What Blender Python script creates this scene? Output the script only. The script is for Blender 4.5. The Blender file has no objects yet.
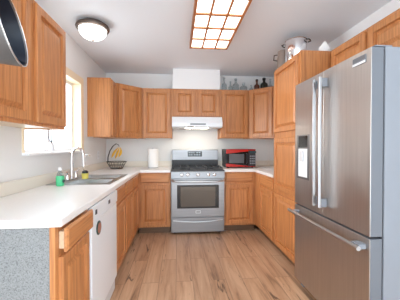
import bpy, bmesh, math, random
from mathutils import Vector, Matrix
random.seed(4)
V = Vector
S = bpy.context.scene
C = S.collection
PI = math.pi

# ------------------------------------------------------------ camera, sky, light
cam_d = bpy.data.cameras.new('camera'); cam = bpy.data.objects.new('camera', cam_d); C.objects.link(cam)
cam_d.sensor_width = 36; cam_d.lens = 36 * 251.97 / 400; cam_d.clip_start = .02
cam.location = (0, 0, 1.2438); cam.rotation_euler = (PI / 2 - .0133, 0, -.0875)
S.camera = cam
w = bpy.data.worlds.new('sky'); S.world = w; w.use_nodes = True
bg = w.node_tree.nodes['Background']; bg.inputs[0].default_value = (.83, .93, 1, 1); bg.inputs[1].default_value = 2.15
sun_d = bpy.data.lights.new('hazy_daylight', 'SUN'); sun = bpy.data.objects.new('hazy_daylight', sun_d); C.objects.link(sun)
sun_d.energy = 5.; sun_d.angle = math.radians(55); sun_d.color = (1, .98, .96)
sun.location = (-4, 2.6, 3); sun.rotation_euler = V((1, .0, -.22)).to_track_quat('-Z', 'Y').to_euler()
S.view_settings.view_transform = 'Standard'; S.view_settings.look = 'None'
S.view_settings.exposure = 1.2; S.view_settings.gamma = 1
S.cycles.max_bounces = 10; S.cycles.diffuse_bounces = 6; S.cycles.sample_clamp_indirect = 6

# ------------------------------------------------------------ materials
def mat(name, col, rough=.5, metal=0, **k):
    m = bpy.data.materials.new(name); m.use_nodes = True
    b = m.node_tree.nodes['Principled BSDF']
    b.inputs['Base Color'].default_value = (*col, 1); b.inputs['Roughness'].default_value = rough
    b.inputs['Metallic'].default_value = metal
    for a, v in k.items(): b.inputs[a.replace('_', ' ')].default_value = v
    return m
class NT:
    def __init__(s, m): s.t = m.node_tree; s.b = s.t.nodes['Principled BSDF']
    def n(s, ty, **k):
        nd = s.t.nodes.new(ty)
        for a, v in k.items():
            if a in nd.bl_rna.properties.keys(): setattr(nd, a, v)
            else: nd.inputs[a.replace('_', ' ')].default_value = v
        return nd
    def l(s, a, b): s.t.links.new(a, b)
    def ramp(s, fac, stops):
        r = s.n('ShaderNodeValToRGB'); e = r.color_ramp.elements
        while len(e) < len(stops): e.new(.5)
        for i, (p, c) in enumerate(stops): e[i].position = p; e[i].color = (*c, 1) if len(c) == 3 else c
        s.l(fac, r.inputs[0]); return r.outputs[0]
    def mix(s, f, a, b, mode='MIX'):
        m = s.n('ShaderNodeMix', data_type='RGBA', blend_type=mode)
        if isinstance(f, float): m.inputs[0].default_value = f
        else: s.l(f, m.inputs[0])
        for i, x in ((6, a), (7, b)):
            if isinstance(x, tuple): m.inputs[i].default_value = (*x, 1)
            else: s.l(x, m.inputs[i])
        return m.outputs[2]
    def coords(s, scale, rnd=True):
        tc = s.n('ShaderNodeTexCoord'); mp = s.n('ShaderNodeMapping'); mp.inputs['Scale'].default_value = scale
        if rnd:
            oi = s.n('ShaderNodeObjectInfo'); ad = s.n('ShaderNodeVectorMath', operation='SCALE')
            cb = s.n('ShaderNodeCombineXYZ')
            for i in range(3): s.l(oi.outputs['Random'], cb.inputs[i])
            s.l(cb.outputs[0], ad.inputs[0]); ad.inputs['Scale'].default_value = 37.
            s.l(ad.outputs[0], mp.inputs['Location'])
        s.l(tc.outputs['Object'], mp.inputs[0]); return mp.outputs[0]
    def bump(s, h, strength=.1, dist=.002):
        bm = s.n('ShaderNodeBump'); bm.inputs['Strength'].default_value = strength; bm.inputs['Distance'].default_value = dist
        s.l(h, bm.inputs['Height']); s.l(bm.outputs[0], s.b.inputs['Normal'])

def oak(name, axis, dark, light):
    m = mat(name, light, .38); t = NT(m)
    fine = [85, 85, 85]; fine[axis] = 3.
    wide = [13, 13, 13]; wide[axis] = 1.1
    a = t.n('ShaderNodeTexNoise', Scale=1., Detail=4., Roughness=.6); t.l(t.coords(fine), a.inputs[0])
    b = t.n('ShaderNodeTexNoise', Scale=1., Detail=2., Distortion=1.2); t.l(t.coords(wide), b.inputs[0])
    c1 = t.ramp(a.outputs[0], [(.38, dark), (.56, light)])
    mid = tuple(x * .84 for x in light)
    c2 = t.ramp(b.outputs[0], [(.35, mid), (.65, (min(1, light[0] * 1.06), light[1] * 1.1, light[2] * 1.12))])
    t.l(t.mix(.5, c1, c2), t.b.inputs['Base Color']); t.bump(a.outputs[0], .15, .001)
    return m
DK, LT = (.30, .098, .034), (.58, .245, .086)
oak_x, oak_y, oak_z = (oak('oak_' + 'xyz'[i], i, DK, LT) for i in range(3))
oak_trim = oak('oak_trim', 1, (.36, .11, .035), (.50, .19, .07))
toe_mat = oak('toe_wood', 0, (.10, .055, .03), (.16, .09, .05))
under_mat = oak('cabinet_underside', 1, (.60, .42, .27), (.74, .56, .38))

wall_mat = mat('wall_paint', (.80, .81, .81), .7)
t = NT(wall_mat); a = t.n('ShaderNodeTexNoise', Scale=60., Detail=3.); t.l(t.coords((1, 1, 1), False), a.inputs[0]); t.bump(a.outputs[0], .12, .003)
white_wall = mat('white_paint', (.88, .89, .90), .6)
ceil_mat = mat('ceiling_paint', (.82, .87, .93), .6)
t = NT(ceil_mat); a = t.n('ShaderNodeTexNoise', Scale=45., Detail=4.); t.l(t.coords((1, 1, 1), False), a.inputs[0]); t.bump(a.outputs[0], .2, .004)
counter_mat = mat('white_laminate', (.84, .83, .80), .3)
t = NT(counter_mat); a = t.n('ShaderNodeTexNoise', Scale=400., Detail=2.); t.l(t.coords((1, 1, 1), False), a.inputs[0])
t.l(t.ramp(a.outputs[0], [(.3, (.84, .84, .83)), (.55, (.89, .89, .885))]), t.b.inputs['Base Color'])
splash_mat = mat('cream_laminate', (.80, .755, .67), .35)
speck_mat = mat('speckled_laminate', (.6, .63, .66), .6)
t = NT(speck_mat); a = t.n('ShaderNodeTexNoise', Scale=210., Detail=3.); t.l(t.coords((1, 1, 1), False), a.inputs[0])
b = t.n('ShaderNodeTexNoise', Scale=150., Detail=3.); t.l(t.coords((1, 1.3, 1), False), b.inputs[0])
c1 = t.ramp(a.outputs[0], [(.40, (.05, .055, .06)), (.47, (.25, .26, .265))])
c2 = t.ramp(b.outputs[0], [(.40, (.23, .24, .245)), (.62, (.33, .34, .345))])
t.l(t.mix(.5, c1, c2), t.b.inputs['Base Color'])

floor_mat = mat('plank_floor', (.4, .27, .18), .38); t = NT(floor_mat)
tc = t.n('ShaderNodeTexCoord'); sp = t.n('ShaderNodeSeparateXYZ'); cb = t.n('ShaderNodeCombineXYZ')
t.l(tc.outputs['Object'], sp.inputs[0]); t.l(sp.outputs[1], cb.inputs[0]); t.l(sp.outputs[0], cb.inputs[1])
br = t.n('ShaderNodeTexBrick', offset=.37, Scale=1.); t.l(cb.outputs[0], br.inputs['Vector'])
br.inputs['Brick Width'].default_value = 1.25; br.inputs['Row Height'].default_value = .155
br.inputs['Mortar Size'].default_value = .0022; br.inputs['Mortar Smooth'].default_value = .1
br.inputs['Color1'].default_value = (.0, .0, .0, 1); br.inputs['Color2'].default_value = (1, 1, 1, 1); br.inputs['Mortar'].default_value = (.3, .3, .3, 1)
mp = t.n('ShaderNodeMapping'); mp.inputs['Scale'].default_value = (15, 1.2, 15); t.l(tc.outputs['Object'], mp.inputs[0])
ofs = t.n('ShaderNodeVectorMath', operation='SCALE'); t.l(br.outputs['Color'], ofs.inputs[0]); ofs.inputs['Scale'].default_value = 9.
t.l(ofs.outputs[0], mp.inputs['Location'])
g1 = t.n('ShaderNodeTexNoise', Scale=1., Detail=6., Roughness=.62, Distortion=.6); t.l(mp.outputs[0], g1.inputs[0])
mp2 = t.n('ShaderNodeMapping'); mp2.inputs['Scale'].default_value = (17, 2.0, 17); t.l(tc.outputs['Object'], mp2.inputs[0]); t.l(ofs.outputs[0], mp2.inputs['Location'])
g2 = t.n('ShaderNodeTexNoise', Scale=1., Detail=4., Roughness=.6, Distortion=1.0); t.l(mp2.outputs[0], g2.inputs[0])
base = t.ramp(g1.outputs[0], [(.28, (.23, .13, .078)), (.43, (.50, .30, .180)), (.68, (.65, .435, .285))])
tone = t.ramp(br.outputs['Color'], [(0., (.94, .92, .91)), (1., (1.07, 1.06, 1.05))])
c = t.mix(1., base, tone, 'MULTIPLY')
crack = t.ramp(g2.outputs[0], [(.32, (.12, .09, .08)), (.38, (1, 1, 1))])
c = t.mix(.85, c, crack, 'MULTIPLY')
c = t.mix(br.outputs['Fac'], c, (.30, .18, .11))
t.l(c, t.b.inputs['Base Color']); t.bump(g1.outputs[0], .12, .002)

def steel(name, col=(.60, .60, .61), rough=.27, streak=(2, 2, 90)):
    m = mat(name, col, rough, 1.); t = NT(m)
    a = t.n('ShaderNodeTexNoise', Scale=1., Detail=3.); t.l(t.coords(streak, False), a.inputs[0])
    t.l(t.ramp(a.outputs[0], [(.3, tuple(x * .9 for x in col)), (.7, col)]), t.b.inputs['Base Color'])
    b = t.n('ShaderNodeTexNoise', Scale=5., Detail=3.); t.l(t.coords((1, 1, 1), False), b.inputs[0])
    r = t.n('ShaderNodeMapRange'); r.inputs[3].default_value = rough * .8; r.inputs[4].default_value = rough * 1.3
    t.l(b.outputs[0], r.inputs[0]); t.l(r.outputs[0], t.b.inputs['Roughness'])
    return m
steel_m = steel('brushed_steel', (.31, .31, .32), .36)
fridge_m = steel('fridge_steel', (.56, .535, .515), .36, (90, 90, 2))
chrome = mat('chrome', (.78, .78, .80), .12, 1.)
handle_m = mat('satin_handle', (.55, .56, .58), .30, 1.)
sinksteel = mat('sink_steel', (.42, .42, .42), .30, 1.)
iron = mat('black_iron', (.02, .02, .022), .45)
blackgl = mat('black_glass', (.012, .012, .014), .08)
ovenglass = mat('oven_glass', (.10, .085, .07), .12, .3)
blackpl = mat('black_plastic', (.025, .025, .03), .4)
whitepl = mat('white_enamel', (.82, .86, .90), .3)
greypl = mat('grey_paint', (.245, .265, .30), .5)
doorgrey = mat('door_edge_grey', (.15, .165, .19), .45)
lightgrey = mat('light_grey', (.66, .68, .71), .4)
bronze = mat('dark_bronze', (.13, .10, .085), .4, .7)
vinyl = mat('window_vinyl', (.86, .87, .89), .4)
jamb = mat('pale_wood_trim', (.86, .72, .52), .5)
redm = mat('red_panel', (.50, .02, .015), .25)
nonstick = mat('nonstick_coating', (.008, .014, .028), .4, 0, Specular_IOR_Level=.3)
pansteel = mat('worn_aluminium', (.17, .165, .165), .45, .85)
paper = mat('paper', (.92, .92, .91), .9)
green = mat('green_soap', (.10, .62, .30), .25)
yellow = mat('yellow_plastic', (.80, .72, .16), .5)
banana_m = mat('banana_skin', (.86, .50, .04), .5)
brownglass = mat('brown_glass', (.12, .03, .015), .1)
darkglass = mat('dark_green_glass', (.03, .035, .03), .1)
magnet_rim = mat('dark_green_enamel', (.02, .06, .055), .4)
magnet_face = mat('brown_enamel', (.38, .16, .11), .5)
rubber = mat('dark_rubber', (.04, .04, .045), .7)
display_m = mat('display_marks', (.5, .6, .7), .4)

def emis(name, col, s):
    m = mat(name, (.9, .9, .9), .5); b = m.node_tree.nodes['Principled BSDF']
    b.inputs['Emission Color'].default_value = (*col, 1); b.inputs['Emission Strength'].default_value = s; return m
panel_em = emis('lit_diffuser', (1, .97, .91), 1.8)
dome_em = emis('lit_dome_glass', (1, .95, .88), 2.2)
hood_em = emis('lit_lens', (1, .90, .74), 9.)
def glass(name, tint=(1, 1, 1), fac=.12):
    m = bpy.data.materials.new(name); m.use_nodes = True; nt = m.node_tree; nt.nodes.clear()
    o = nt.nodes.new('ShaderNodeOutputMaterial'); mx = nt.nodes.new('ShaderNodeMixShader')
    tr = nt.nodes.new('ShaderNodeBsdfTransparent'); tr.inputs[0].default_value = (*tint, 1)
    gl = nt.nodes.new('ShaderNodeBsdfGlossy'); gl.inputs['Roughness'].default_value = .05
    lw = nt.nodes.new('ShaderNodeLayerWeight'); lw.inputs[0].default_value = .35
    ma = nt.nodes.new('ShaderNodeMath'); ma.operation = 'MULTIPLY_ADD'; ma.inputs[1].default_value = .55; ma.inputs[2].default_value = fac * .5
    nt.links.new(lw.outputs['Facing'], ma.inputs[0]); nt.links.new(ma.outputs[0], mx.inputs[0])
    nt.links.new(tr.outputs[0], mx.inputs[1]); nt.links.new(gl.outputs[0], mx.inputs[2]); nt.links.new(mx.outputs[0], o.inputs[0])
    return m
pane_m = bpy.data.materials.new('window_glass'); pane_m.use_nodes = True
nt = pane_m.node_tree; nt.nodes.clear(); o = nt.nodes.new('ShaderNodeOutputMaterial'); mx = nt.nodes.new('ShaderNodeMixShader'); mx.inputs[0].default_value = .06
tr = nt.nodes.new('ShaderNodeBsdfTransparent'); gl = nt.nodes.new('ShaderNodeBsdfGlossy'); gl.inputs['Roughness'].default_value = .02
nt.links.new(tr.outputs[0], mx.inputs[1]); nt.links.new(gl.outputs[0], mx.inputs[2]); nt.links.new(mx.outputs[0], o.inputs[0])
clear = glass('clear_glass', (.80, .86, .88))

# ------------------------------------------------------------ mesh helpers
class Fr:                                   # a local frame: u along a cabinet front, w up, n out of the front
    def __init__(s, o, u, n): s.o, s.u, s.n = V(o), V(u).normalized(), V(n).normalized()
    def p(s, u, z, n): q = s.o + s.u * u + s.n * n; return V((q.x, q.y, z))
WF = None
class MB:
    def __init__(s): s.v = []; s.f = []; s.sm = []
    def add(s, vs, fs, smooth=False):
        k = len(s.v); s.v += [V(x) for x in vs]
        s.f += [tuple(i + k for i in f) for f in fs]; s.sm += [smooth] * len(fs); return s
    def box(s, x0, x1, y0, y1, z0, z1):
        return s.hexa([V((x, y, z)) for z in (z0, z1) for x, y in ((x0, y0), (x1, y0), (x1, y1), (x0, y1))])
    def hexa(s, v): return s.add(v, [(3, 2, 1, 0), (4, 5, 6, 7), (0, 1, 5, 4), (1, 2, 6, 5), (2, 3, 7, 6), (3, 0, 4, 7)])
    def fb(s, F, u0, u1, z0, z1, n0, n1):
        return s.hexa([F.p(u, z, n) for z in (z0, z1) for u, n in ((u0, n0), (u1, n0), (u1, n1), (u0, n1))])
    def prism(s, poly, z0, z1):
        n = len(poly); vs = [(x, y, z0) for x, y in poly] + [(x, y, z1) for x, y in poly]
        return s.add(vs, [tuple(range(n))[::-1], tuple(range(n, 2 * n))] + [(i, (i + 1) % n, n + (i + 1) % n, n + i) for i in range(n)])
    def fprism(s, F, poly, n0, n1):          # polygon in (u,z) extruded along n
        n = len(poly); vs = [F.p(u, z, n0) for u, z in poly] + [F.p(u, z, n1) for u, z in poly]
        return s.add(vs, [tuple(range(n))[::-1], tuple(range(n, 2 * n))] + [(i, (i + 1) % n, n + (i + 1) % n, n + i) for i in range(n)])
    def lathe(s, c, prof, axis=(0, 0, 1), seg=28):
        a = V(axis).normalized(); b = a.orthogonal().normalized(); d = a.cross(b); c = V(c); vs = []; fs = []
        for r, h in prof:
            for k in range(seg):
                t = 2 * PI * k / seg; vs.append(c + a * h + (b * math.cos(t) + d * math.sin(t)) * max(r, 1e-5))
        for i in range(len(prof) - 1):
            for k in range(seg): fs.append((i * seg + k, i * seg + (k + 1) % seg, (i + 1) * seg + (k + 1) % seg, (i + 1) * seg + k))
        if prof[0][0] > 1e-4: fs.append(tuple(range(seg))[::-1])
        if prof[-1][0] > 1e-4: fs.append(tuple(range((len(prof) - 1) * seg, len(prof) * seg)))
        return s.add(vs, fs, True)
    def cyl(s, p, q, r, seg=16):
        p, q = V(p), V(q); L = (q - p).length; return s.lathe(p, [(r, 0), (r, L)], q - p, seg)
    def tube(s, pts, r, seg=10, closed=False):
        P = [V(p) for p in pts]; n = len(P); vs = []; fs = []; ref = None
        rs = r if isinstance(r, (list, tuple)) else [r] * n
        for i, p in enumerate(P):
            if closed: tg = P[(i + 1) % n] - P[i - 1]
            else: tg = P[min(i + 1, n - 1)] - P[max(i - 1, 0)]
            tg.normalize()
            if ref is None: ref = tg.orthogonal()
            ref = (ref - tg * ref.dot(tg)).normalized(); b = tg.cross(ref)
            for k in range(seg):
                t = 2 * PI * k / seg; vs.append(p + (ref * math.cos(t) + b * math.sin(t)) * rs[i])
        m = n if closed else n - 1
        for i in range(m):
            j = (i + 1) % n
            for k in range(seg): fs.append((i * seg + k, i * seg + (k + 1) % seg, j * seg + (k + 1) % seg, j * seg + k))
        if not closed: fs += [tuple(range(seg))[::-1], tuple(range((n - 1) * seg, n * seg))]
        return s.add(vs, fs, True)
    def rings(s, F, u0, u1, z0, z1, prof):   # nested rectangles (inset, depth): door and drawer fronts
        vs = []; fs = []
        for ins, d in prof:
            vs += [F.p(u0 + ins, z0 + ins, d), F.p(u1 - ins, z0 + ins, d), F.p(u1 - ins, z1 - ins, d), F.p(u0 + ins, z1 - ins, d)]
        for i in range(len(prof) - 1):
            for k in range(4): fs.append((i * 4 + k, i * 4 + (k + 1) % 4, i * 4 + 4 + (k + 1) % 4, i * 4 + 4 + k))
        m = 4 * (len(prof) - 1); fs += [(3, 2, 1, 0), (m, m + 1, m + 2, m + 3)]
        return s.add(vs, fs)
    def grid(s, A, B, d0, d1, inside, axes='xyz'):  # slab of cells with holes; A,B cell lines, d thickness
        idx = {}; ax = {'x': 0, 'y': 1, 'z': 2}; vs = []; fs = []
        def vid(a, b, d):
            k = (a, b, d)
            if k not in idx:
                q = [0, 0, 0]; q[ax[axes[0]]] = A[a]; q[ax[axes[1]]] = B[b]; q[ax[axes[2]]] = (d0, d1)[d]
                idx[k] = len(vs); vs.append(V(q))
            return idx[k]
        ins = lambda i, j: 0 <= i < len(A) - 1 and 0 <= j < len(B) - 1 and inside((A[i] + A[i + 1]) / 2, (B[j] + B[j + 1]) / 2)
        for i in range(len(A) - 1):
            for j in range(len(B) - 1):
                if not ins(i, j): continue
                for d in (0, 1): fs.append((vid(i, j, d), vid(i + 1, j, d), vid(i + 1, j + 1, d), vid(i, j + 1, d)))
                for di, dj, e in ((-1, 0, ((0, 0), (0, 1))), (1, 0, ((1, 0), (1, 1))), (0, -1, ((0, 0), (1, 0))), (0, 1, ((0, 1), (1, 1)))):
                    if not ins(i + di, j + dj):
                        (a, b), (c, d) = e; fs.append((vid(i + a, j + b, 0), vid(i + c, j + d, 0), vid(i + c, j + d, 1), vid(i + a, j + b, 1)))
        return s.add(vs, fs)
    def build(s, name, m, parent=None, bevel=0, seg=2, merge=False):
        me = bpy.data.meshes.new(name); ob = bpy.data.objects.new(name, me); C.objects.link(ob)
        off = V((0, 0, 0))
        if parent is not None:
            ob.parent = parent; q = parent
            while q is not None: off += q.location; q = q.parent
        else:
            lo = V([min(v[i] for v in s.v) for i in range(3)]); hi = V([max(v[i] for v in s.v) for i in range(3)])
            ob.location = ((lo.x + hi.x) / 2, (lo.y + hi.y) / 2, lo.z); off = ob.location.copy()
        me.from_pydata([v - off for v in s.v], [], s.f)
        me.polygons.foreach_set('use_smooth', s.sm)
        bm = bmesh.new(); bm.from_mesh(me)
        bmesh.ops.recalc_face_normals(bm, faces=bm.faces)
        for e in bm.edges:
            if len(e.link_faces) == 2 and e.calc_face_angle(0) > .7: e.smooth = False
        bm.to_mesh(me); bm.free()
        me.materials.append(m)
        if bevel:
            b = ob.modifiers.new('bevel', 'BEVEL'); b.width = bevel; b.segments = seg; b.limit_method = 'ANGLE'; b.angle_limit = .6
        return ob
def tag(o, label, cat, group=None):
    o['label'] = label; o['category'] = cat
    if group: o['group'] = group
    return o
def thing(name, loc, label, cat, group=None):
    o = bpy.data.objects.new(name, None); C.objects.link(o); o.location = loc; o.empty_display_size = .1
    return tag(o, label, cat, group)
def struct(o): o['kind'] = 'structure'; return o

# ------------------------------------------------------------ room
XL, XR, YB, H, Y0 = -1.161, 1.744, 4.216, 2.44, -1.3
struct(MB().box(XL - .14, XR + .14, Y0, YB + .14, -.05, 0).build('floor', floor_mat))
struct(MB().box(XL - .14, XR + .14, Y0, YB + .14, H, H + .05).build('ceiling', ceil_mat))
WY0, WY1, WZ0, WZ1 = 1.99, 3.13, 1.175, 2.00
struct(MB().grid([Y0, WY0, WY1, YB + .14], [0, WZ0, WZ1, H], XL - .14, XL,
                 lambda a, b: not (WY0 < a < WY1 and WZ0 < b < WZ1), 'yzx').build('wall_left', wall_mat))
struct(MB().box(XL, XR, YB, YB + .14, 0, H).build('wall_back', wall_mat))
struct(MB().box(XR, XR + .14, Y0, YB + .14, 0, H).build('wall_right', white_wall))
struct(MB().box(-.078, .655, 3.9, YB, 2.1345, H).build('trim_1', white_wall))      # boxed-in duct chase over the hood

win = bpy.data.objects.new('window_1', None); C.objects.link(win); win.location = (XL - .1, (WY0 + WY1) / 2, WZ0); struct(win)
fy = [WY0 + .001, WY0 + .045, (WY0 + WY1) / 2 - .02, (WY0 + WY1) / 2 + .02, WY1 - .045, WY1 - .001]
MB().grid(fy, [WZ0 + .001, WZ0 + .045, WZ1 - .045, WZ1 - .001], XL - .13, XL - .085,
          lambda a, b: not (WZ0 + .045 < b < WZ1 - .045 and (fy[1] < a < fy[2] or fy[3] < a < fy[4])), 'yzx').build('window_frame', vinyl, win)
MB().box(XL - .112, XL - .108, fy[1], fy[2], WZ0 + .045, WZ1 - .045).build('pane', pane_m, win)
MB().box(XL - .105, XL - .101, fy[3], fy[4], WZ0 + .045, WZ1 - .045).build('pane', pane_m, win)
m = MB()
m.box(XL - .084, XL + .014, WY1 - .012, WY1 - .0005, WZ0 + .022, WZ1 - .013)
m.box(XL - .084, XL + .014, WY0 + .0005, WY0 + .012, WZ0 + .022, WZ1 - .013)
m.box(XL - .084, XL + .014, WY0 + .0005, WY1 - .0005, WZ1 - .012, WZ1 - .0005)
m.box(XL + .0005, XL + .014, WY1, WY1 + .07, WZ0 + .022, WZ1 + .07)
m.box(XL + .0005, XL + .014, WY0, WY1, WZ1, WZ1 + .07)
m.build('window_casing', jamb, win)
MB().box(XL - .084, XL + .05, WY0 + .001, WY1 - .001, WZ0 + .0005, WZ0 + .02).build('window_sill', vinyl, win, .003)

# ------------------------------------------------------------ cabinets
DP = [(0, 0), (0, .017), (.004, .021), (.048, .021), (.051, .003), (.061, .003), (.086, .017), (.090, .0175)]
def door(F, u0, u1, z0, z1, parent, n0=.0, name='door', m=None):
    return MB().rings(F, u0, u1, z0, z1, [(a, n0 + d) for a, d in DP]).build(name, m or oak_z, parent)
def drawer(F, u0, u1, z0, z1, parent, m, n0=.0):
    return MB().rings(F, u0, u1, z0, z1, [(0, n0), (0, n0 + .012), (.009, n0 + .019), (.02, n0 + .019)]).build('drawer', m, parent)
def cabinet(name, F, W, z0, z1, dep, label, base=False, cat='cabinet', sides=0):
    c = F.p(W / 2, 0, -dep / 2); r = thing(name, (c.x, c.y, 0 if base else z0), label, cat)
    if base:
        MB().fb(F, 0, W, z0, z1, -dep, -.0195).build('cabinet_body', oak_z, r)
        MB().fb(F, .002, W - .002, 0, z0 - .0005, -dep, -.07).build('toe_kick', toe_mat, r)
    else:
        m = MB(); m.fb(F, 0, W, z0 + .018, z1, -dep, -.0195); m.build('cabinet_body', oak_z, r)
        for a, b in ((0, .016), (W - .016, W)): MB().fb(F, a, b, z0, z0 + .0175, -dep, -.0195).build('side_edge', oak_z, r)
        MB().fb(F, .0165, W - .0165, z0 + .010, z0 + .0175, -dep, -.0205).build('bottom_panel', under_mat, r)
    MB().fb(F, 0, W, z0, z1, -.019, -.0002).build('face_frame', oak_z, r, .001, 1)
    return r
g = .0015
# left run (fronts look +X)
XFU, XFB = -.868, -.556
UZ0, UZ1 = 1.372, 2.134
FL = lambda y, x: Fr((x, y, 0), (0, 1, 0), (1, 0, 0))
r = cabinet('wall_cabinet', FL(1.07, XFU), .955, UZ0, UZ1, XFU - XL - g, 'oak wall cabinet with two doors nearest the hanging pan, left of the window')
door(FL(1.07, XFU), .025, .478, UZ0 + .022, UZ1 - .02, r); door(FL(1.07, XFU), .545, .938, UZ0 + .022, UZ1 - .02, r)
r = cabinet('wall_cabinet', FL(3.36, XFU), .245, UZ0, UZ1, XFU - XL - g, 'narrow oak wall cabinet just right of the window, its flat side facing us')
door(FL(3.36, XFU), .02, .225, UZ0 + .02, UZ1 - .02, r)
# diagonal corner wall cabinets
def corner(poly, a, b, label):
    r = thing('corner_cabinet', (sum(p[0] for p in poly) / len(poly), sum(p[1] for p in poly) / len(poly), UZ0), label, 'cabinet')
    MB().prism(poly, UZ0, UZ1).build('cabinet_body', oak_z, r)
    a, b = V((*a, 0)), V((*b, 0)); u = (b - a).normalized(); n = V((u.y, -u.x, 0)); F = Fr(a, u, n); L = (b - a).length
    MB().fb(F, .012, L - .012, UZ0 + .001, UZ1 - .001, .0005, .014).build('face_frame', oak_z, r)
    door(F, .035, L - .035, UZ0 + .02, UZ1 - .02, r, .0145)
corner([(XL + g, 3.607), (XFU, 3.607), (-.545, 3.905), (-.545, YB - g), (XL + g, YB - g)], (XFU, 3.607), (-.545, 3.905),
       'oak diagonal corner wall cabinet above the fruit basket')
corner([(1.122, YB - g), (1.122, 3.905), (1.425, 3.60), (XR - g, 3.60), (XR - g, YB - g)], (1.122, 3.905), (1.425, 3.60),
       'oak diagonal corner wall cabinet under the brown bottles beside the pantry')
FBk = lambda x, y: Fr((x, y, 0), (1, 0, 0), (0, -1, 0))
YU = 3.905
r = cabinet('wall_cabinet', FBk(-.5435, YU), .455, UZ0, UZ1, YB - YU - g, 'oak wall cabinet with one door above the paper towels, left of the range hood')
door(FBk(-.5435, YU), .022, .433, UZ0 + .02, UZ1 - .02, r)
r = cabinet('wall_cabinet', FBk(-.087, YU), .752, 1.69, UZ1, YB - YU - g, 'short oak wall cabinet with two small doors over the range hood')
for a, b in ((.03, .355), (.397, .722)): door(FBk(-.087, YU), a, b, 1.715, UZ1 - .022, r)
r = cabinet('wall_cabinet', FBk(.6665, YU), .454, UZ0, UZ1, YB - YU - g, 'oak wall cabinet with one door above the microwave, under the clear bottles')
door(FBk(.6665, YU), .022, .432, UZ0 + .02, UZ1 - .02, r)

# base cabinets, left run
BZ0, BZ1 = .1, .875
r = cabinet('base_cabinet', FL(1.21, XFB), .386, BZ0, BZ1, XFB - XL - g, 'oak base cabinet at the speckled counter end with its drawer pulled slightly open', True)
MB().box(XL + g, -.5825, 1.200, 1.2095, 0, BZ1).build('end_panel', speck_mat, r)
MB().box(-.582, -.5565, 1.192, 1.2095, 0, BZ1).build('corner_post', oak_z, r, .002, 1)
d = drawer(FL(1.21, XFB), .002, .355, .757, .866, r, oak_y, .030)
MB().fb(FL(1.21, XFB), .02, .335, .765, .845, .0, .0295).build('drawer_box', under_mat, d)
door(FL(1.21, XFB), .012, .366, .13, .728, r)
FS = FL(2.252, XFB)
r = cabinet('sink_cabinet', FS, .838, BZ0, BZ1, XFB - XL - g, 'oak sink base cabinet with two false drawer fronts, right of the dishwasher', True)
# keep the body clear of the bowls: lower carcass plus face frame and sides only
for ch in [c for c in r.children if c.name.startswith('cabinet_body')]: bpy.data.objects.remove(ch)
m = MB(); m.fb(FS, 0, .838, BZ0, .64, -(XFB - XL - g), -.0195); m.fb(FS, 0, .0185, .6405, BZ1, -(XFB - XL - g), -.0195); m.fb(FS, .8195, .838, .6405, BZ1, -(XFB - XL - g), -.0195)
m.build('cabinet_body', oak_z, r)
for a, b in ((.02, .40), (.438, .818)):
    drawer(FS, a, b, .735, .858, r, oak_y); door(FS, a, b, .13, .70, r)
FC = FL(3.0925, XFB)
r = cabinet('base_cabinet', FC, .505, BZ0, BZ1, XFB - XL - g, 'oak base cabinet tucked in the left corner below the fruit basket', True)
drawer(FC, .02, .40, .735, .858, r, oak_y); door(FC, .02, .40, .13, .70, r)
# back run
YBF = 3.599
r = cabinet('base_cabinet', FBk(XFB + .001, YBF), .452, BZ0, BZ1, YB - YBF - g, 'oak base cabinet left of the range with one drawer over one door', True)
drawer(FBk(XFB + .001, YBF), .03, .43, .735, .858, r, oak_x); door(FBk(XFB + .001, YBF), .03, .43, .13, .70, r)
r = cabinet('base_cabinet', FBk(.668, YBF), .465, BZ0, BZ1, YB - YBF - g, 'oak base cabinet right of the range below the red microwave', True)
drawer(FBk(.668, YBF), .02, .42, .735, .858, r, oak_x); door(FBk(.668, YBF), .02, .42, .13, .70, r)
# right run (fronts look -X); u runs towards the camera
XRF = 1.134
FRt = lambda y, x: Fr((x, y, 0), (0, -1, 0), (-1, 0, 0))
FR = FRt(YBF - .001, XRF)
r = cabinet('base_cabinet', FR, .722, BZ0, BZ1, XR - XRF - g, 'oak base cabinet between the back corner and the tall pantry', True)
MB().rings(FR, .03, .228, .13, .858, [(0, 0), (0, .012), (.008, .017), (.02, .017)]).build('filler_panel', oak_z, r)
drawer(FR, .25, .70, .735, .858, r, oak_y); door(FR, .25, .70, .13, .70, r)
FP = FRt(2.874, XRF); PW = .630
r = thing('pantry_cabinet', (1.44, 2.56, 0), 'tall oak pantry cabinet beside the refrigerator with a steel pot on top', 'cabinet')
dp = XR - XRF - g
MB().fb(FP, 0, PW, .1, UZ1, -dp, -.0195).build('cabinet_body', oak_z, r)
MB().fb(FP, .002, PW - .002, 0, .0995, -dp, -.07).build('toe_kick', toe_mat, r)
MB().fb(FP, 0, PW, .1, UZ1, -.019, -.0002).build('face_frame', oak_z, r)
for a, b in ((.13, .715), (.765, 1.338), (1.405, UZ1 - .02)): door(FP, .022, PW - .03, a, b, r)
FA = FRt(2.242, 1.42)
r = cabinet('wall_cabinet', FA, .93, 1.85, UZ1, XR - 1.42 - g, 'low oak wall cabinet with two doors directly above the refrigerator')
door(FA, .03, .445, 1.87, UZ1 - .022, r); door(FA, .49, .90, 1.87, UZ1 - .022, r)

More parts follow.
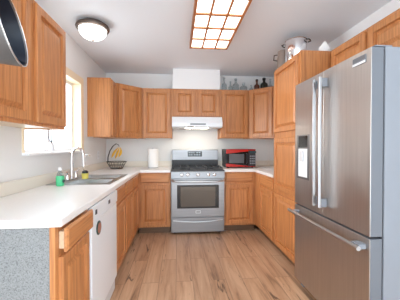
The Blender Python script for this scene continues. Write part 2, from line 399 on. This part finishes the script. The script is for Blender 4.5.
# ------------------------------------------------------------ counters
XCE = -.528
SX0, SX1, SY0, SY1 = -1.075, -.615, 2.29, 2.985        # sink cut-out
def left_top(x, y):
    if SX0 < x < SX1 and SY0 < y < SY1: return False
    return x < XCE or y > 3.572
r = thing('countertop', (-.85, 2.6, .876), 'white laminate countertop running from the near end past the sink to the range', 'countertop')
m = MB().grid([XL + g, SX0, SX1, XCE, -.1015], [1.186, SY0, SY1, 3.572, YB - g], .876, .914, left_top, 'xyz')
for i, v in enumerate(m.v):                               # clipped near corner
    if abs(v.x - XCE) < 1e-4 and abs(v.y - 1.186) < 1e-4: m.v[i] = V((v.x, v.y + .006, v.z))
m.build('top_slab', counter_mat, r, .007, 3)
MB().box(XL + g, XL + .022, 1.19, YB - .0225, .9145, 1.005).build('backsplash', splash_mat, r, .003, 2)
MB().box(XL + g, -.1015, YB - .022, YB - g, .9145, 1.005).build('backsplash', splash_mat, r, .003, 2)
r = thing('countertop', (1.3, 3.6, .876), 'white laminate corner countertop under the microwave, between range and pantry', 'countertop')
MB().grid([.668, 1.108, XR - g], [2.877, 3.572, YB - g], .876, .914, lambda x, y: x > 1.108 or y > 3.572, 'xyz').build('top_slab', counter_mat, r, .007, 3)
MB().box(.668, XR - .0225, YB - .022, YB - g, .9145, 1.005).build('backsplash', splash_mat, r, .003, 2)
MB().box(XR - .022, XR - g, 2.877, YB - g, .9145, 1.005).build('backsplash', splash_mat, r, .003, 2)

# ------------------------------------------------------------ sink
r = thing('kitchen_sink', (-.845, 2.64, .914), 'stainless double bowl sink set in the left countertop', 'sink')
xa, xb, ya, yb = -1.125, -.59, 2.25, 3.03
bw = [(-.99, -.635, 2.305, 2.60), (-.99, -.635, 2.70, 2.97)]
xs = [xa, -.99, -.635, xb]; ys = [ya, 2.305, 2.60, 2.70, 2.97, yb]
MB().grid(xs, ys, .9145, .9195, lambda x, y: not (-.99 < x < -.635 and (2.305 < y < 2.60 or 2.70 < y < 2.97)), 'xyz').build('rim', sinksteel, r, .002, 2)
for x0, x1, y0, y1 in bw:
    m = MB(); zt, zb = .9144, .74; i = .03
    vs = [(x0, y0, zt), (x1, y0, zt), (x1, y1, zt), (x0, y1, zt), (x0 + i, y0 + i, zb), (x1 - i, y0 + i, zb), (x1 - i, y1 - i, zb), (x0 + i, y1 - i, zb)]
    e = .004; vs += [(x0 - e, y0 - e, zt), (x1 + e, y0 - e, zt), (x1 + e, y1 + e, zt), (x0 - e, y1 + e, zt), (x0 + i - e, y0 + i - e, zb - e), (x1 - i + e, y0 + i - e, zb - e), (x1 - i + e, y1 - i + e, zb - e), (x0 + i - e, y1 - i + e, zb - e)]
    fs = [(4, 5, 6, 7), (12, 13, 14, 15)] + [(k, (k + 1) % 4, 4 + (k + 1) % 4, 4 + k) for k in range(4)] + [(8 + k, 8 + (k + 1) % 4, 12 + (k + 1) % 4, 12 + k) for k in range(4)] + [(k, (k + 1) % 4, 8 + (k + 1) % 4, 8 + k) for k in range(4)]
    b = m.add(vs, fs).build('bowl', sinksteel, r)
    MB().lathe(((x0 + x1) / 2, (y0 + y1) / 2, zb + .0003), [(.04, 0), (.04, .002), (.03, .003), (0, .002)]).build('drain', chrome, b)
# faucet: deck plate, gooseneck, two lever handles
fx, fyy, fz = -1.055, 2.61, .9197
r = thing('faucet', (fx, fyy, fz), 'tall chrome gooseneck faucet with two lever handles behind the sink', 'faucet')
MB().box(fx - .028, fx + .028, fyy - .125, fyy + .125, fz, fz + .014).build('deck_plate', chrome, r, .006, 3)
pts = [(fx, fyy, fz + .014), (fx, fyy, fz + .13), (fx, fyy, fz + .225)]
for k in range(1, 13):
    a = PI * k / 12; pts.append((fx + .057 - .057 * math.cos(a), fyy, fz + .225 + .085 * math.sin(a)))
pts += [(fx + .1145, fyy, fz + .17), (fx + .115, fyy, fz + .13)]
MB().tube(pts, [.017, .015] + [.013] * (len(pts) - 3) + [.015], 14).build('spout', chrome, r)
for s in (-1, 1):
    m = MB().lathe((fx, fyy + s * .1, fz + .014), [(.024, 0), (.021, .03), (.016, .05), (.012, .06), (0, .062)])
    m.tube([(fx, fyy + s * .1, fz + .05), (fx + .01, fyy + s * .122, fz + .072), (fx + .015, fyy + s * .145, fz + .085)], [.009, .007, .006], 10)
    m.build('lever_handle', chrome, r)
fx2, fy2 = -1.045, 2.90
r = thing('filter_tap', (fx2, fy2, .9197), 'slim chrome filter tap with a thin curved spout beside the tall faucet', 'tap')
m = MB().lathe((fx2, fy2, .9197), [(.02, 0), (.018, .02), (.010, .03), (.008, .05), (0, .051)])
m.build('base', chrome, r)
pts = [(fx2, fy2, .965), (fx2, fy2, 1.10)]
for k in range(1, 10):
    a = PI * .75 * k / 9; pts.append((fx2 + .045 - .045 * math.cos(a), fy2, 1.10 + .055 * math.sin(a)))
MB().tube(pts, .0052, 8).build('spout', chrome, r)
# soap, sponge holder
sx, sy = -.985, 2.205
r = thing('soap_bottle', (sx, sy, .9145), 'green dish soap bottle with a clear neck left of the faucet', 'soap bottle')
MB().lathe((sx, sy, .9145), [(.026, 0), (.031, .008), (.032, .07), (.028, .085)]).build('soap_body', green, r)
MB().lathe((sx, sy, 1.0), [(.027, 0), (.023, .02), (.013, .034), (.012, .045)]).build('neck', clear, r)
MB().lathe((sx, sy, 1.0455), [(.014, 0), (.014, .018), (.006, .026), (0, .027)]).build('cap', whitepl, r)
MB().lathe((sx + .0325, sy - .01, .955), [(.014, 0), (.014, .001)], (1, -.25, 0), 16).build('bottle_label', magnet_rim, r)
sx, sy = -1.06, 2.39
r = thing('soap_pump', (sx, sy, .9197), 'small chrome soap pump between the green bottle and the faucet', 'soap dispenser')
MB().lathe((sx, sy, .9197), [(.02, 0), (.018, .012), (.009, .018), (.008, .06), (.012, .066), (.011, .078), (0, .08)]).build('pump_stem', chrome, r)
MB().tube([(sx, sy, .988), (sx + .03, sy, .99), (sx + .05, sy, .98)], .005, 8).build('nozzle', chrome, r)
sx = -.94; sy = 2.65
tag_o = thing('sponge_holder', (sx, sy, .9197), 'yellow cup holding a black scrubber beside the faucet', 'sponge holder')
MB().lathe((sx, sy, .9197), [(.030, 0), (.035, .055), (.033, .055), (.028, .005), (0, .005)]).build('cup', yellow, tag_o)
MB().lathe((sx, sy, .927), [(.024, 0), (.030, .046), (.029, .066), (.015, .076), (0, .077)]).build('scrubber', blackpl, tag_o)

# ------------------------------------------------------------ dishwasher
DW = FL(1.602, XFB)
r = thing('dishwasher', (-.85, 1.92, 0), 'white dishwasher with a round magnet, under the left countertop', 'dishwasher')
MB().fb(DW, .002, .643, .005, .872, -.58, -.002).build('cabinet_body', whitepl, r)
MB().fb(DW, .004, .641, .12, .762, -.0015, .024).build('door', whitepl, r, .006, 3)
cp = MB().fb(DW, .004, .641, .769, .868, -.0015, .030).build('control_panel', whitepl, r, .006, 3)
MB().fb(DW, .055, .085, .808, .838, .0302, .033).build('latch_button', blackpl, cp)
MB().fb(DW, .36, .40, .808, .835, .0302, .033).build('control_knob', blackpl, cp)
MB().fb(DW, .004, .641, .006, .112, -.0015, .006).build('kick_plate', lightgrey, r)
yy, zz = 1.738, .70
r = thing('door_magnet', (XFB + .0245, yy, zz - .045), 'round brown magnet with a dark rim on the white dishwasher door', 'magnet')
MB().lathe((XFB + .0243, yy, zz), [(.047, 0), (.047, .004), (.044, .006)], (1, 0, 0), 32).build('rim', magnet_rim, r)
MB().lathe((XFB + .0305, yy, zz), [(.034, 0), (.034, .0015)], (1, 0, 0), 32).build('face', magnet_face, r)

# ------------------------------------------------------------ range
RX0, RX1, RY = -.097, .663, 3.56
r = thing('gas_range', ((RX0 + RX1) / 2, 3.87, 0), 'stainless steel gas range with black grates in the middle of the back wall', 'stove')
RF = FBk(RX0, RY); RW = .76
MB().fb(RF, 0, RW, .045, .80, -.63, -.001).build('oven_body', steel_m, r)
for x in (RX0 + .05, RX1 - .05):
    for y in (3.64, 4.12): MB().cyl((x, y, 0), (x, y, .0445), .018).build('foot', blackpl, r)
dr = MB().fb(RF, .004, RW - .004, .035, .240, 0, .022).build('warming_drawer', steel_m, r, .004, 2)
pts = [RF.p(.03 + .70 * k / 14, .205 - .018 * math.sin(PI * k / 14), .026 + .02 * math.sin(PI * k / 14)) for k in range(15)]
MB().tube(pts, .009, 8).build('drawer_handle', handle_m, dr)
od = MB().fb(RF, .004, RW - .004, .250, .792, 0, .03).build('oven_door', steel_m, r, .004, 2)
MB().fb(RF, .085, .675, .375, .705, .0302, .034).build('window_frame', blackgl, od, .002, 1)
MB().fb(RF, .135, .625, .40, .68, .0342, .0355).build('oven_window', ovenglass, od)
MB().fb(RF, .345, .415, .305, .345, .0302, .034).build('badge', lightgrey, od)
MB().fb(RF, .352, .408, .311, .339, .0342, .0348).build('badge_center', steel_m, od)
pts = [RF.p(.02, .775, .03), RF.p(.03, .762, .055)] + [RF.p(.04 + .68 * k / 12, .762 - .008 * math.sin(PI * k / 12), .062 + .012 * math.sin(PI * k / 12)) for k in range(13)] + [RF.p(.73, .762, .055), RF.p(.74, .775, .03)]
MB().tube(pts, .013, 10).build('door_handle', handle_m, od)
# sloped control panel
v = [RF.p(u, z, n) for z, n0, n1 in ((.802, -.05, .032), (.893, -.05, .012)) for u, n in ((0, n0), (RW, n0), (RW, n1), (0, n1))]
cp = MB().hexa(v).build('control_panel', steel_m, r, .003, 2)
for u in (.151, .236, .378, .527, .612):
    c = RF.p(u, .848, .0225); nv = V((0, -.98, .2))
    MB().lathe(c, [(.024, 0), (.022, .006), (.019, .008), (.018, .026), (.014, .029), (0, .029)], nv, 20).build('knob', chrome, cp)
ct = MB().fb(RF, -.001, RW + .001, .894, .915, -.555, .014).build('cooktop', blackpl, r, .003, 2)
for i, (x, y) in enumerate(((.08, 3.72), (.48, 3.72), (.28, 3.82), (.08, 3.96), (.48, 3.96))):
    MB().lathe((x, y, .9153), [(.05, 0), (.048, .006), (.034, .008), (.033, .016), (0, .018)]).build('burner', iron, ct)
for x0, x1 in ((RX0 + .02, .152), (.158, .408), (.414, RX1 - .02)):
    m = MB(); a, b = 3.585, 4.06; z = .948
    for y in (a, (a + b) / 2, b): m.box(x0, x1, y - .006, y + .006, z - .013, z)
    for x in (x0 + .006, (x0 + x1) / 2, x1 - .006): m.box(x - .006, x + .006, a, b, z - .013, z + .001)
    for x in (x0 + .008, x1 - .008):
        for y in (a + .003, b - .003): m.box(x - .006, x + .006, y - .006, y + .006, .9153, z - .013)
    m.build('grate', iron, ct)
bgd = MB().fb(RF, .003, RW - .003, .916, 1.195, -.648, -.562).build('backguard', steel_m, r, .005, 2)
BG = FBk(RX0, RY + .562)
MB().fb(BG, .004, RW - .004, .918, 1.03, .0005, .006).build('vent_panel', blackpl, bgd)
dsp = MB().fb(BG, .258, .492, 1.082, 1.168, .0005, .005).build('display', blackgl, bgd)
for a, z in ((.275, 1.14), (.31, 1.14), (.345, 1.14), (.40, 1.14), (.44, 1.14), (.275, 1.105), (.31, 1.105), (.36, 1.105), (.40, 1.105), (.44, 1.105)):
    MB().fb(BG, a, a + .022, z, z + .010, .0052, .006).build('touch_mark', display_m, bgd)

# ------------------------------------------------------------ range hood
HF = FBk(-.087, 3.72)
r = thing('range_hood', (.289, 3.96, 1.53), 'white under-cabinet range hood above the stove', 'range hood')
sec = [(3.72, 1.545), (3.72, 1.60), (3.765, 1.6885), (YB - g, 1.6885), (YB - g, 1.53), (3.735, 1.53)]
m = MB(); n = len(sec); x0, x1 = -.086, .664
m.add([(x0, y, z) for y, z in sec] + [(x1, y, z) for y, z in sec], [tuple(range(n)), tuple(range(n, 2 * n))[::-1]] + [(i, (i + 1) % n, n + (i + 1) % n, n + i) for i in range(n)])
m.build('hood_shell', whitepl, r, .004, 2)
MB().fb(HF, .27, .50, 1.566, 1.588, .0005, .004).build('vent_grille', greypl, r)
MB().box(.12, .46, 3.78, 3.90, 1.522, 1.5295).build('light_lens', hood_em, r)
MB().box(.02, .56, 3.93, 4.15, 1.524, 1.5295).build('filter', lightgrey, r)
MB().fb(HF, .22, .32, 1.5305, 1.5445, .002, .006).build('switch_plate', blackpl, r)

# ------------------------------------------------------------ microwave
MX0, MX1, MY = .735, 1.205, 3.84
MF = FBk(MX0, MY); W = MX1 - MX0
r = thing('microwave', ((MX0 + MX1) / 2, 3.99, .914), 'small red and black microwave on the counter right of the range', 'microwave')
MB().fb(MF, 0, W, .928, 1.205, -.33, 0).build('microwave_body', blackpl, r, .004, 2)
for u in (.04, W - .04):
    for n in (-.04, -.29): MB().cyl(MF.p(u, .9145, n), MF.p(u, .9275, n), .014).build('foot', rubber, r)
dd = MB().fb(MF, .002, .355, .930, 1.203, .0005, .018).build('door', blackgl, r, .003, 2)
MB().fprism(MF, [(.004, 1.201), (.004, 1.135), (.352, 1.172), (.352, 1.201)], .0182, .021).build('red_band', redm, dd)
MB().fprism(MF, [(.004, .932), (.004, .985), (.352, .945), (.352, .932)], .0182, .021).build('red_band', redm, dd)
MB().fb(MF, .05, .285, .99, 1.13, .0182, .0195).build('window_mesh', mat('mesh_grey', (.10, .10, .11), .35), dd)
MB().tube([MF.p(.325, .985, .018), MF.p(.325, .99, .045), MF.p(.325, 1.13, .045), MF.p(.325, 1.135, .018)], .007, 8).build('handle', blackpl, dd)
cp = MB().fb(MF, .358, W - .002, .930, 1.203, .0005, .018).build('control_panel', blackpl, r, .003, 2)
MB().fb(MF, .36, W - .004, 1.185, 1.201, .0182, .0205).build('red_strip', redm, cp)
MB().fb(MF, .36, W - .004, .932, .94, .0182, .0205).build('red_strip', redm, cp)
MB().fb(MF, .375, .475, 1.145, 1.172, .0182, .020).build('display', mat('dim_display', (.05, .09, .1), .2), cp)
for i in range(3):
    for j in range(4): MB().fb(MF, .378 + i * .034, .402 + i * .034, .975 + j * .037, .995 + j * .037, .0182, .0205).build('button', greypl, cp)

# ------------------------------------------------------------ refrigerator
FXf, FY0, FY1 = 1.07, 1.315, 2.225
RFg = Fr((FXf + .075, FY1, 0), (0, -1, 0), (-1, 0, 0)); FW = FY1 - FY0       # u = distance from the far edge
r = thing('refrigerator', (1.4, 1.77, 0), 'large stainless steel french door refrigerator with bottom freezer on the right', 'refrigerator')
MB().fb(RFg, .004, FW - .004, .06, 1.806, -.575, -.012).build('cabinet_body', greypl, r, .006, 2)
MB().fb(RFg, .012, FW - .012, .07, 1.79, -.0115, -.0005).build('door_gasket', rubber, r)
half = .449
def fdoor(name, a, b, z0, z1):
    d = MB().fb(RFg, a, b, z0, z1, 0, .070).build(name, doorgrey, r, .004, 2)
    MB().fb(RFg, a, b, z0, z1, .0702, .075).build('steel_front', fridge_m, d, .003, 2)
    return d
d1 = fdoor('door', .002, half - .002, .735, 1.800)
d2 = fdoor('door', half + .002, FW - .001, .735, 1.800)
fz_ = fdoor('freezer_drawer', .002, FW - .001, .055, .722)
MB().fb(RFg, .02, FW - .02, .012, .054, -.5, .03).build('base_grille', blackpl, r)
for u in (.05, FW - .06):
    MB().fb(RFg, u, u + .05, .0, .0115, -.02, .04).build('foot', greypl, r)
    MB().fb(RFg, u + (.0 if u < .3 else -.03), u + .05, 1.8065, 1.815, -.06, .045).build('hinge_cover', greypl, r, .004, 2)
for dd, u in ((d1, half - .034), (d2, half + .043)):
    m = MB().fb(RFg, u - .011, u + .011, .800, 1.745, .118, .142)
    h = m.build('handle', handle_m, dd, .005, 3)
    for z in (.806, 1.675): MB().fb(RFg, u - .009, u + .009, z, z + .062, .0752, .1178).build('handle_mount', greypl, dd, .003, 2)
u0, u1, hz = .012, FW - .005, .672
h = MB().tube([RFg.p(u0, hz, .138), RFg.p(u1, hz, .138)], .0135, 14).build('handle', handle_m, fz_)
MB().fb(RFg, u0 + .05, u0 + .085, hz - .012, hz + .012, .0752, .1235).build('handle_mount', greypl, fz_, .003, 2)
MB().fb(RFg, u1 - .085, u1 - .02, hz - .014, hz + .014, .0752, .1235).build('handle_mount', greypl, fz_, .003, 2)
# dispenser and badge
D = MB(); D.fb(RFg, .045, .255, .965, 1.345, .0752, .078); ds = D.build('dispenser_panel', steel_m, d1, .001, 1)
MB().fb(RFg, .075, .225, 1.238, 1.335, .0782, .080).build('display', blackgl, d1)
MB().fb(RFg, .075, .225, .985, 1.225, .0782, .080).build('recess', mat('pale_recess', (.82, .86, .90), .35), d1)
MB().fb(RFg, .12, .17, 1.12, 1.205, .0802, .094).build('paddle', lightgrey, d1, .003, 2)
bd = MB().fb(RFg, .762, .872, 1.725, 1.775, .0752, .0795).build('badge', greypl, d2, .002, 2)
MB().fb(RFg, .764, .870, 1.727, 1.741, .0797, .081).build('badge_strip', whitepl, d2)
MB().fb(RFg, .766, .868, 1.748, 1.771, .0797, .0805).build('badge_field', mat('slate', (.16, .17, .19), .4), d2)

# ------------------------------------------------------------ ceiling lights
LX0, LX1, LY0, LY1, LZ = .135, .575, 1.665, 2.92, 2.375
r = thing('ceiling_light_panel', ((LX0 + LX1) / 2, (LY0 + LY1) / 2, LZ), 'rectangular lit ceiling light with an oak grid of glowing panes', 'ceiling light')
m = MB(); b = .022
xs = [LX0, LX0 + b] + [q for k in (1, 2) for q in (LX0 + (LX1 - LX0) * k / 3 - .010, LX0 + (LX1 - LX0) * k / 3 + .010)] + [LX1 - b, LX1]
ys = [LY0, LY0 + b] + [q for k in (1, 2, 3, 4) for q in (LY0 + (LY1 - LY0) * k / 5 - .014, LY0 + (LY1 - LY0) * k / 5 + .014)] + [LY1 - b, LY1]
hole = lambda x, y: any(xs[i] < x < xs[i + 1] for i in (1, 3, 5)) and any(ys[i] < y < ys[i + 1] for i in (1, 3, 5, 7, 9))
MB().grid(xs, ys, LZ, LZ + .012, lambda x, y: not hole(x, y), 'xyz').build('wood_grid', oak_trim, r)
MB().grid([LX0, LX0 + b, LX1 - b, LX1], [LY0, LY0 + b, LY1 - b, LY1], LZ + .0125, H - .0005,
          lambda x, y: not (LX0 + b < x < LX1 - b and LY0 + b < y < LY1 - b), 'xyz').build('wood_frame', oak_trim, r)
MB().box(LX0 + b + .0005, LX1 - b - .0005, LY0 + b + .0005, LY1 - b - .0005, LZ + .0125, LZ + .017).build('diffuser', panel_em, r)
dx, dy = -.82, 2.54
r = thing('dome_light', (dx, dy, 2.27), 'round lit dome ceiling light with a dark bronze rim above the window', 'ceiling light')
MB().lathe((dx, dy, 2.375), [(.128, 0), (.150, .004), (.156, .018), (.150, .034), (.120, .052), (.105, .0645), (0, .0645)], seg=40).build('rim', bronze, r)
MB().lathe((dx, dy, 2.28), [(.002, 0), (.05, .006), (.095, .030), (.120, .062), (.128, .0945)], seg=40).build('dome_glass', dome_em, r)
MB().lathe((dx, dy, 2.262), [(0, 0), (.007, .004), (.007, .010), (.013, .014), (.012, .0175)], seg=16).build('finial', bronze, r)

# ------------------------------------------------------------ counter clutter
px, py = -.385, 3.965
r = thing('paper_towel_holder', (px, py, .9145), 'white paper towel roll standing on the back counter left of the range', 'paper towels')
MB().lathe((px, py, .9145), [(.078, 0), (.078, .008), (.02, .012)]).build('base', lightgrey, r)
MB().lathe((px, py, .928), [(.021, 0), (.080, 0), (.082, .004), (.082, .276), (.080, .28), (.021, .28)], seg=40).build('paper_roll', paper, r)
MB().lathe((px, py, .9275), [(.012, 0), (.012, .285), (.018, .289), (.014, .302), (0, .304)]).build('post', lightgrey, r)

bx, by = -.915, 3.87
r = thing('fruit_basket', (bx, by, .9145), 'dark wire fruit basket with a banana hook in the left counter corner', 'basket')
def ring(cx, cy, z, rx, n=36, ry=None): ry = ry or rx; return [(cx + rx * math.cos(2 * PI * k / n), cy + ry * math.sin(2 * PI * k / n), z) for k in range(n)]
m = MB(); zb = .919
m.tube(ring(bx, by, zb, .085), .0038, 6, True); m.tube(ring(bx, by, zb + .1, .142), .005, 6, True); m.tube(ring(bx, by, zb + .05, .115), .0028, 6, True)
for k in range(20):
    a = 2 * PI * k / 20; m.tube([(bx + .085 * math.cos(a), by + .085 * math.sin(a), zb), (bx + .142 * math.cos(a), by + .142 * math.sin(a), zb + .1)], .0026, 5)
for k in range(-3, 4):
    h = math.sqrt(.085 ** 2 - (k * .024) ** 2); m.tube([(bx + k * .024, by - h, zb), (bx + k * .024, by + h, zb)], .0026, 5)
m.build('wire_bowl', iron, r)
for s in (-.014, .014):
    pts = [(bx - .128, by + s, zb + .10), (bx - .125, by + s, zb + .17), (bx - .098, by + s, zb + .26), (bx - .055, by + s, zb + .33), (bx - .008, by + s * .6, zb + .368), (bx + .028, by + s * .3, zb + .352), (bx + .038, by, zb + .325)]
    MB().tube(pts, .0045, 7).build('hook_arm', iron, r)
# bananas: hang from the hook
hx, hy, hz_ = bx + .038, by, zb + .318
for k, (az, ln) in enumerate(((-.9, 1.), (-.3, 1.1), (.35, .95))):
    pts = []; rs = []
    for q in range(11):
        t_ = q / 10; th = t_ * 1.5 * ln
        out = .075 * (1 - math.cos(th)) * -.2 + .052 * math.sin(t_ * PI) + .02 * t_; down = .15 * ln * t_
        dxx = -math.sin(az) * .6 ; 
        pts.append((hx + .036 * (k - 1) * math.sin(min(1, t_ * 1.5) * PI / 2) + .016 * (k - 1) - .06 * t_ * t_, hy - out * .8, hz_ - .008 - down))
        rs.append((.005, .006, .010, .0145, .0165, .017, .017, .016, .013, .008, .003)[q])
    tag(MB().tube(pts, rs, 8).build('banana', banana_m), 'ripe yellow banana hanging in a bunch from the fruit basket hook', 'banana', 'bananas on the basket hook')
# a light wire stand on the sill
vx, vy, vz = -1.155, 2.42, WZ0 + .0203
r = thing('bud_vase', (vx, vy, vz), 'pale vase with three thin curved wires on the window sill', 'vase')
MB().lathe((vx, vy, vz), [(.022, 0), (.026, .005), (.024, .06), (.018, .085), (.015, .085), (.02, .055), (.02, .006), (0, .005)]).build('vase', lightgrey, r)
for s in (-1, 1):
    MB().tube([(vx, vy + s * .004, vz + .01), (vx, vy + s * .008, vz + .09), (vx, vy + s * .035, vz + .11), (vx, vy + s * .06, vz + .145), (vx, vy + s * .062, vz + .19)], .005, 6).build('wire', doorgrey, r)
MB().tube([(vx, vy, vz + .01), (vx, vy, vz + .20)], .005, 6).build('wire', doorgrey, r)
# wall outlets
def outlet(F, label):
    c = F.p(0, 0, 0); r = thing('wall_outlet', (c.x, c.y, 1.065), label, 'outlet')
    MB().fb(F, -.037, .037, 1.065, 1.18, .0005, .006).build('cover_plate', whitepl, r, .002, 2)
    for z in (1.085, 1.130): MB().fb(F, -.016, .016, z, z + .03, .0062, .008).build('socket', lightgrey, r)
outlet(Fr((XL, 3.80, 0), (0, 1, 0), (1, 0, 0)), 'white outlet on the left wall near the fruit basket')

# ------------------------------------------------------------ bottles on the cabinets
def bottle(x, y, h, rad, m, label, neck=.3, cap=None, sq=.2, seg=18):
    z = UZ1 + .0005; r = thing('glass_bottle', (x, y, z), label, 'bottle', 'bottles on the cabinets')
    nh = h * neck; bh = h - nh; nr = rad * .34
    MB().lathe((x, y, z), [(rad * .9, 0), (rad, .006), (rad, bh * .72), (rad * .85, bh * .86), (nr, bh), (nr, h - .012), (nr * 1.3, h - .01), (nr * 1.3, h)], seg=seg).build('bottle_glass', m, r)
    if cap: MB().lathe((x, y, z + h + .0004), [(nr * 1.2, 0), (nr * 1.5, .012), (nr * 1.1, .024), (0, .026)], seg=14).build('stopper', cap, r)
    return r
bottle(.745, 4.03, .215, .040, clear, 'tall clear bottle with stopper nearest the white duct chase', .35, lightgrey)
bottle(.852, 4.05, .165, .034, clear, 'slim clear bottle, second from the white duct chase', .4)
bottle(.937, 4.04, .190, .052, clear, 'wide clear bottle in the middle of the clear ones', .25, clear)
bottle(1.055, 4.00, .125, .060, clear, 'short squat clear decanter with stopper above the cabinet seam', .3, lightgrey)
bottle(1.19, 4.03, .11, .030, clear, 'smallest clear bottle just left of the reddish brown one', .35)
bottle(1.275, 4.0, .175, .044, brownglass, 'reddish brown bottle with a black cap on the corner cabinet', .3, blackpl)
bottle(1.395, 4.0, .20, .060, darkglass, 'big dark round bottle beside the reddish brown bottle', .22, blackpl)
bottle(1.505, 4.02, .215, .036, clear, 'tall clear bottle just right of the big dark bottle', .4)
bottle(1.60, 4.02, .22, .030, clear, 'slimmest clear bottle closest to the pantry', .5)

# ------------------------------------------------------------ pots and bag on the pantry
pz = UZ1 + .0005
x, y, R_, h = 1.255, 2.60, .110, .228
r = thing('stock_pot', (x, y, pz), 'shiny steel stock pot with side handles on top of the pantry', 'pot')
MB().lathe((x, y, pz), [(R_ * .95, 0), (R_, .01), (R_, h), (R_ + .005, h + .004), (R_ - .004, h + .004), (R_ - .006, .012), (0, .012)], seg=40).build('pot_body', chrome, r)
for s in (-1, 1):
    a = V((s * .72, -s * .69, 0)); t_ = V((-a.y, a.x, 0)); c0 = V((x, y, pz + h - .018))
    MB().tube([c0 + a * R_ + t_ * .045, c0 + a * (R_ + .03) + t_ * .035, c0 + a * (R_ + .034), c0 + a * (R_ + .03) - t_ * .035, c0 + a * R_ - t_ * .045], .006, 8).build('handle', blackpl, r)
x, y = 1.215, 2.812
r = thing('canister_pot', (x, y, pz), 'dull brown-grey tall pot behind the steel stock pot on the pantry', 'pot')
MB().lathe((x, y, pz), [(.072, 0), (.075, .01), (.070, .20), (.066, .202), (.069, .012), (0, .01)], seg=32).build('pot_body', mat('taupe_enamel', (.25, .20, .17), .35), r)
MB().tube([(x - .062, y + .03, pz + .17), (x - .10, y + .04, pz + .165), (x - .105, y + .042, pz + .11), (x - .066, y + .03, pz + .10)], .006, 8).build('handle', blackpl, r)
r = thing('paper_bag', (1.42, 2.37, pz), 'crumpled white paper bag lying on the pantry right of the stock pot', 'bag')
random.seed(11); vs = []; fs = []; NU, NV = 12, 8
for i in range(NU):
    for j in range(NV):
        a = 2 * PI * i / NU; f_ = j / (NV - 1)
        rr = (.055 + .012 * math.sin(3 * a + j)) * (1 - .75 * f_ ** 1.6) * random.uniform(.9, 1.1)
        vs.append((1.42 + rr * math.cos(a) * 1.2 + .02 * f_, 2.37 + rr * math.sin(a) * 1.2, pz + f_ * (.13 + .012 * math.sin(2 * a))))
for i in range(NU):
    for j in range(NV - 1): fs.append((i * NV + j, ((i + 1) % NU) * NV + j, ((i + 1) % NU) * NV + j + 1, i * NV + j + 1))
fs += [tuple(i * NV for i in range(NU)), tuple(i * NV + NV - 1 for i in range(NU))[::-1]]
MB().add(vs, fs).build('bag', paper, r)

# ------------------------------------------------------------ hanging pan
c = V((-.531, .866, 1.626)); n = V((.955, .235, .1825)).normalized(); up = (V((0, 0, 1)) - n * n.z).normalized(); Rp = .12
r = thing('frying_pan', c, 'dark nonstick pan with a worn metal outside hanging at the upper left', 'pan')
MB().lathe(c - n * .078, [(0, 0), (.094, 0), (.102, .006), (Rp, .078), (Rp - .0035, .078), (.098, .005), (.092, .002), (0, .002)], n, 64).build('pan_body', pansteel, r)
MB().lathe(c - n * .075, [(0, 0), (.0905, 0), (.0965, .004), (Rp - .0052, .073), (Rp - .0062, .073), (.0955, .005), (.090, .001), (0, .001)], n, 64).build('pan_lining', nonstick, r)
MB().tube([c + n * .0025 + (up.cross(n) * math.cos(2 * PI * k / 64) + up * math.sin(2 * PI * k / 64)) * (Rp - .001) for k in range(64)], .0022, 6, True).build('rim', chrome, r)
e = c - n * .02 + up * .31
MB().tube([c - n * .02 + up * (Rp - .002), c - n * .018 + up * .16, c - n * .015 + up * .25, e], [.010, .008, .011, .009], 10).build('handle', blackpl, r)
r = thing('ceiling_hook', (e.x, e.y, H), 'thin iron hook rod holding the hanging pan from the ceiling', 'hook')
MB().tube([(e.x, e.y, H - .001), (e.x, e.y, e.z + .015), (e.x, e.y - .014, e.z + .006), (e.x, e.y - .016, e.z - .012)], .004, 8).build('rod', iron, r)
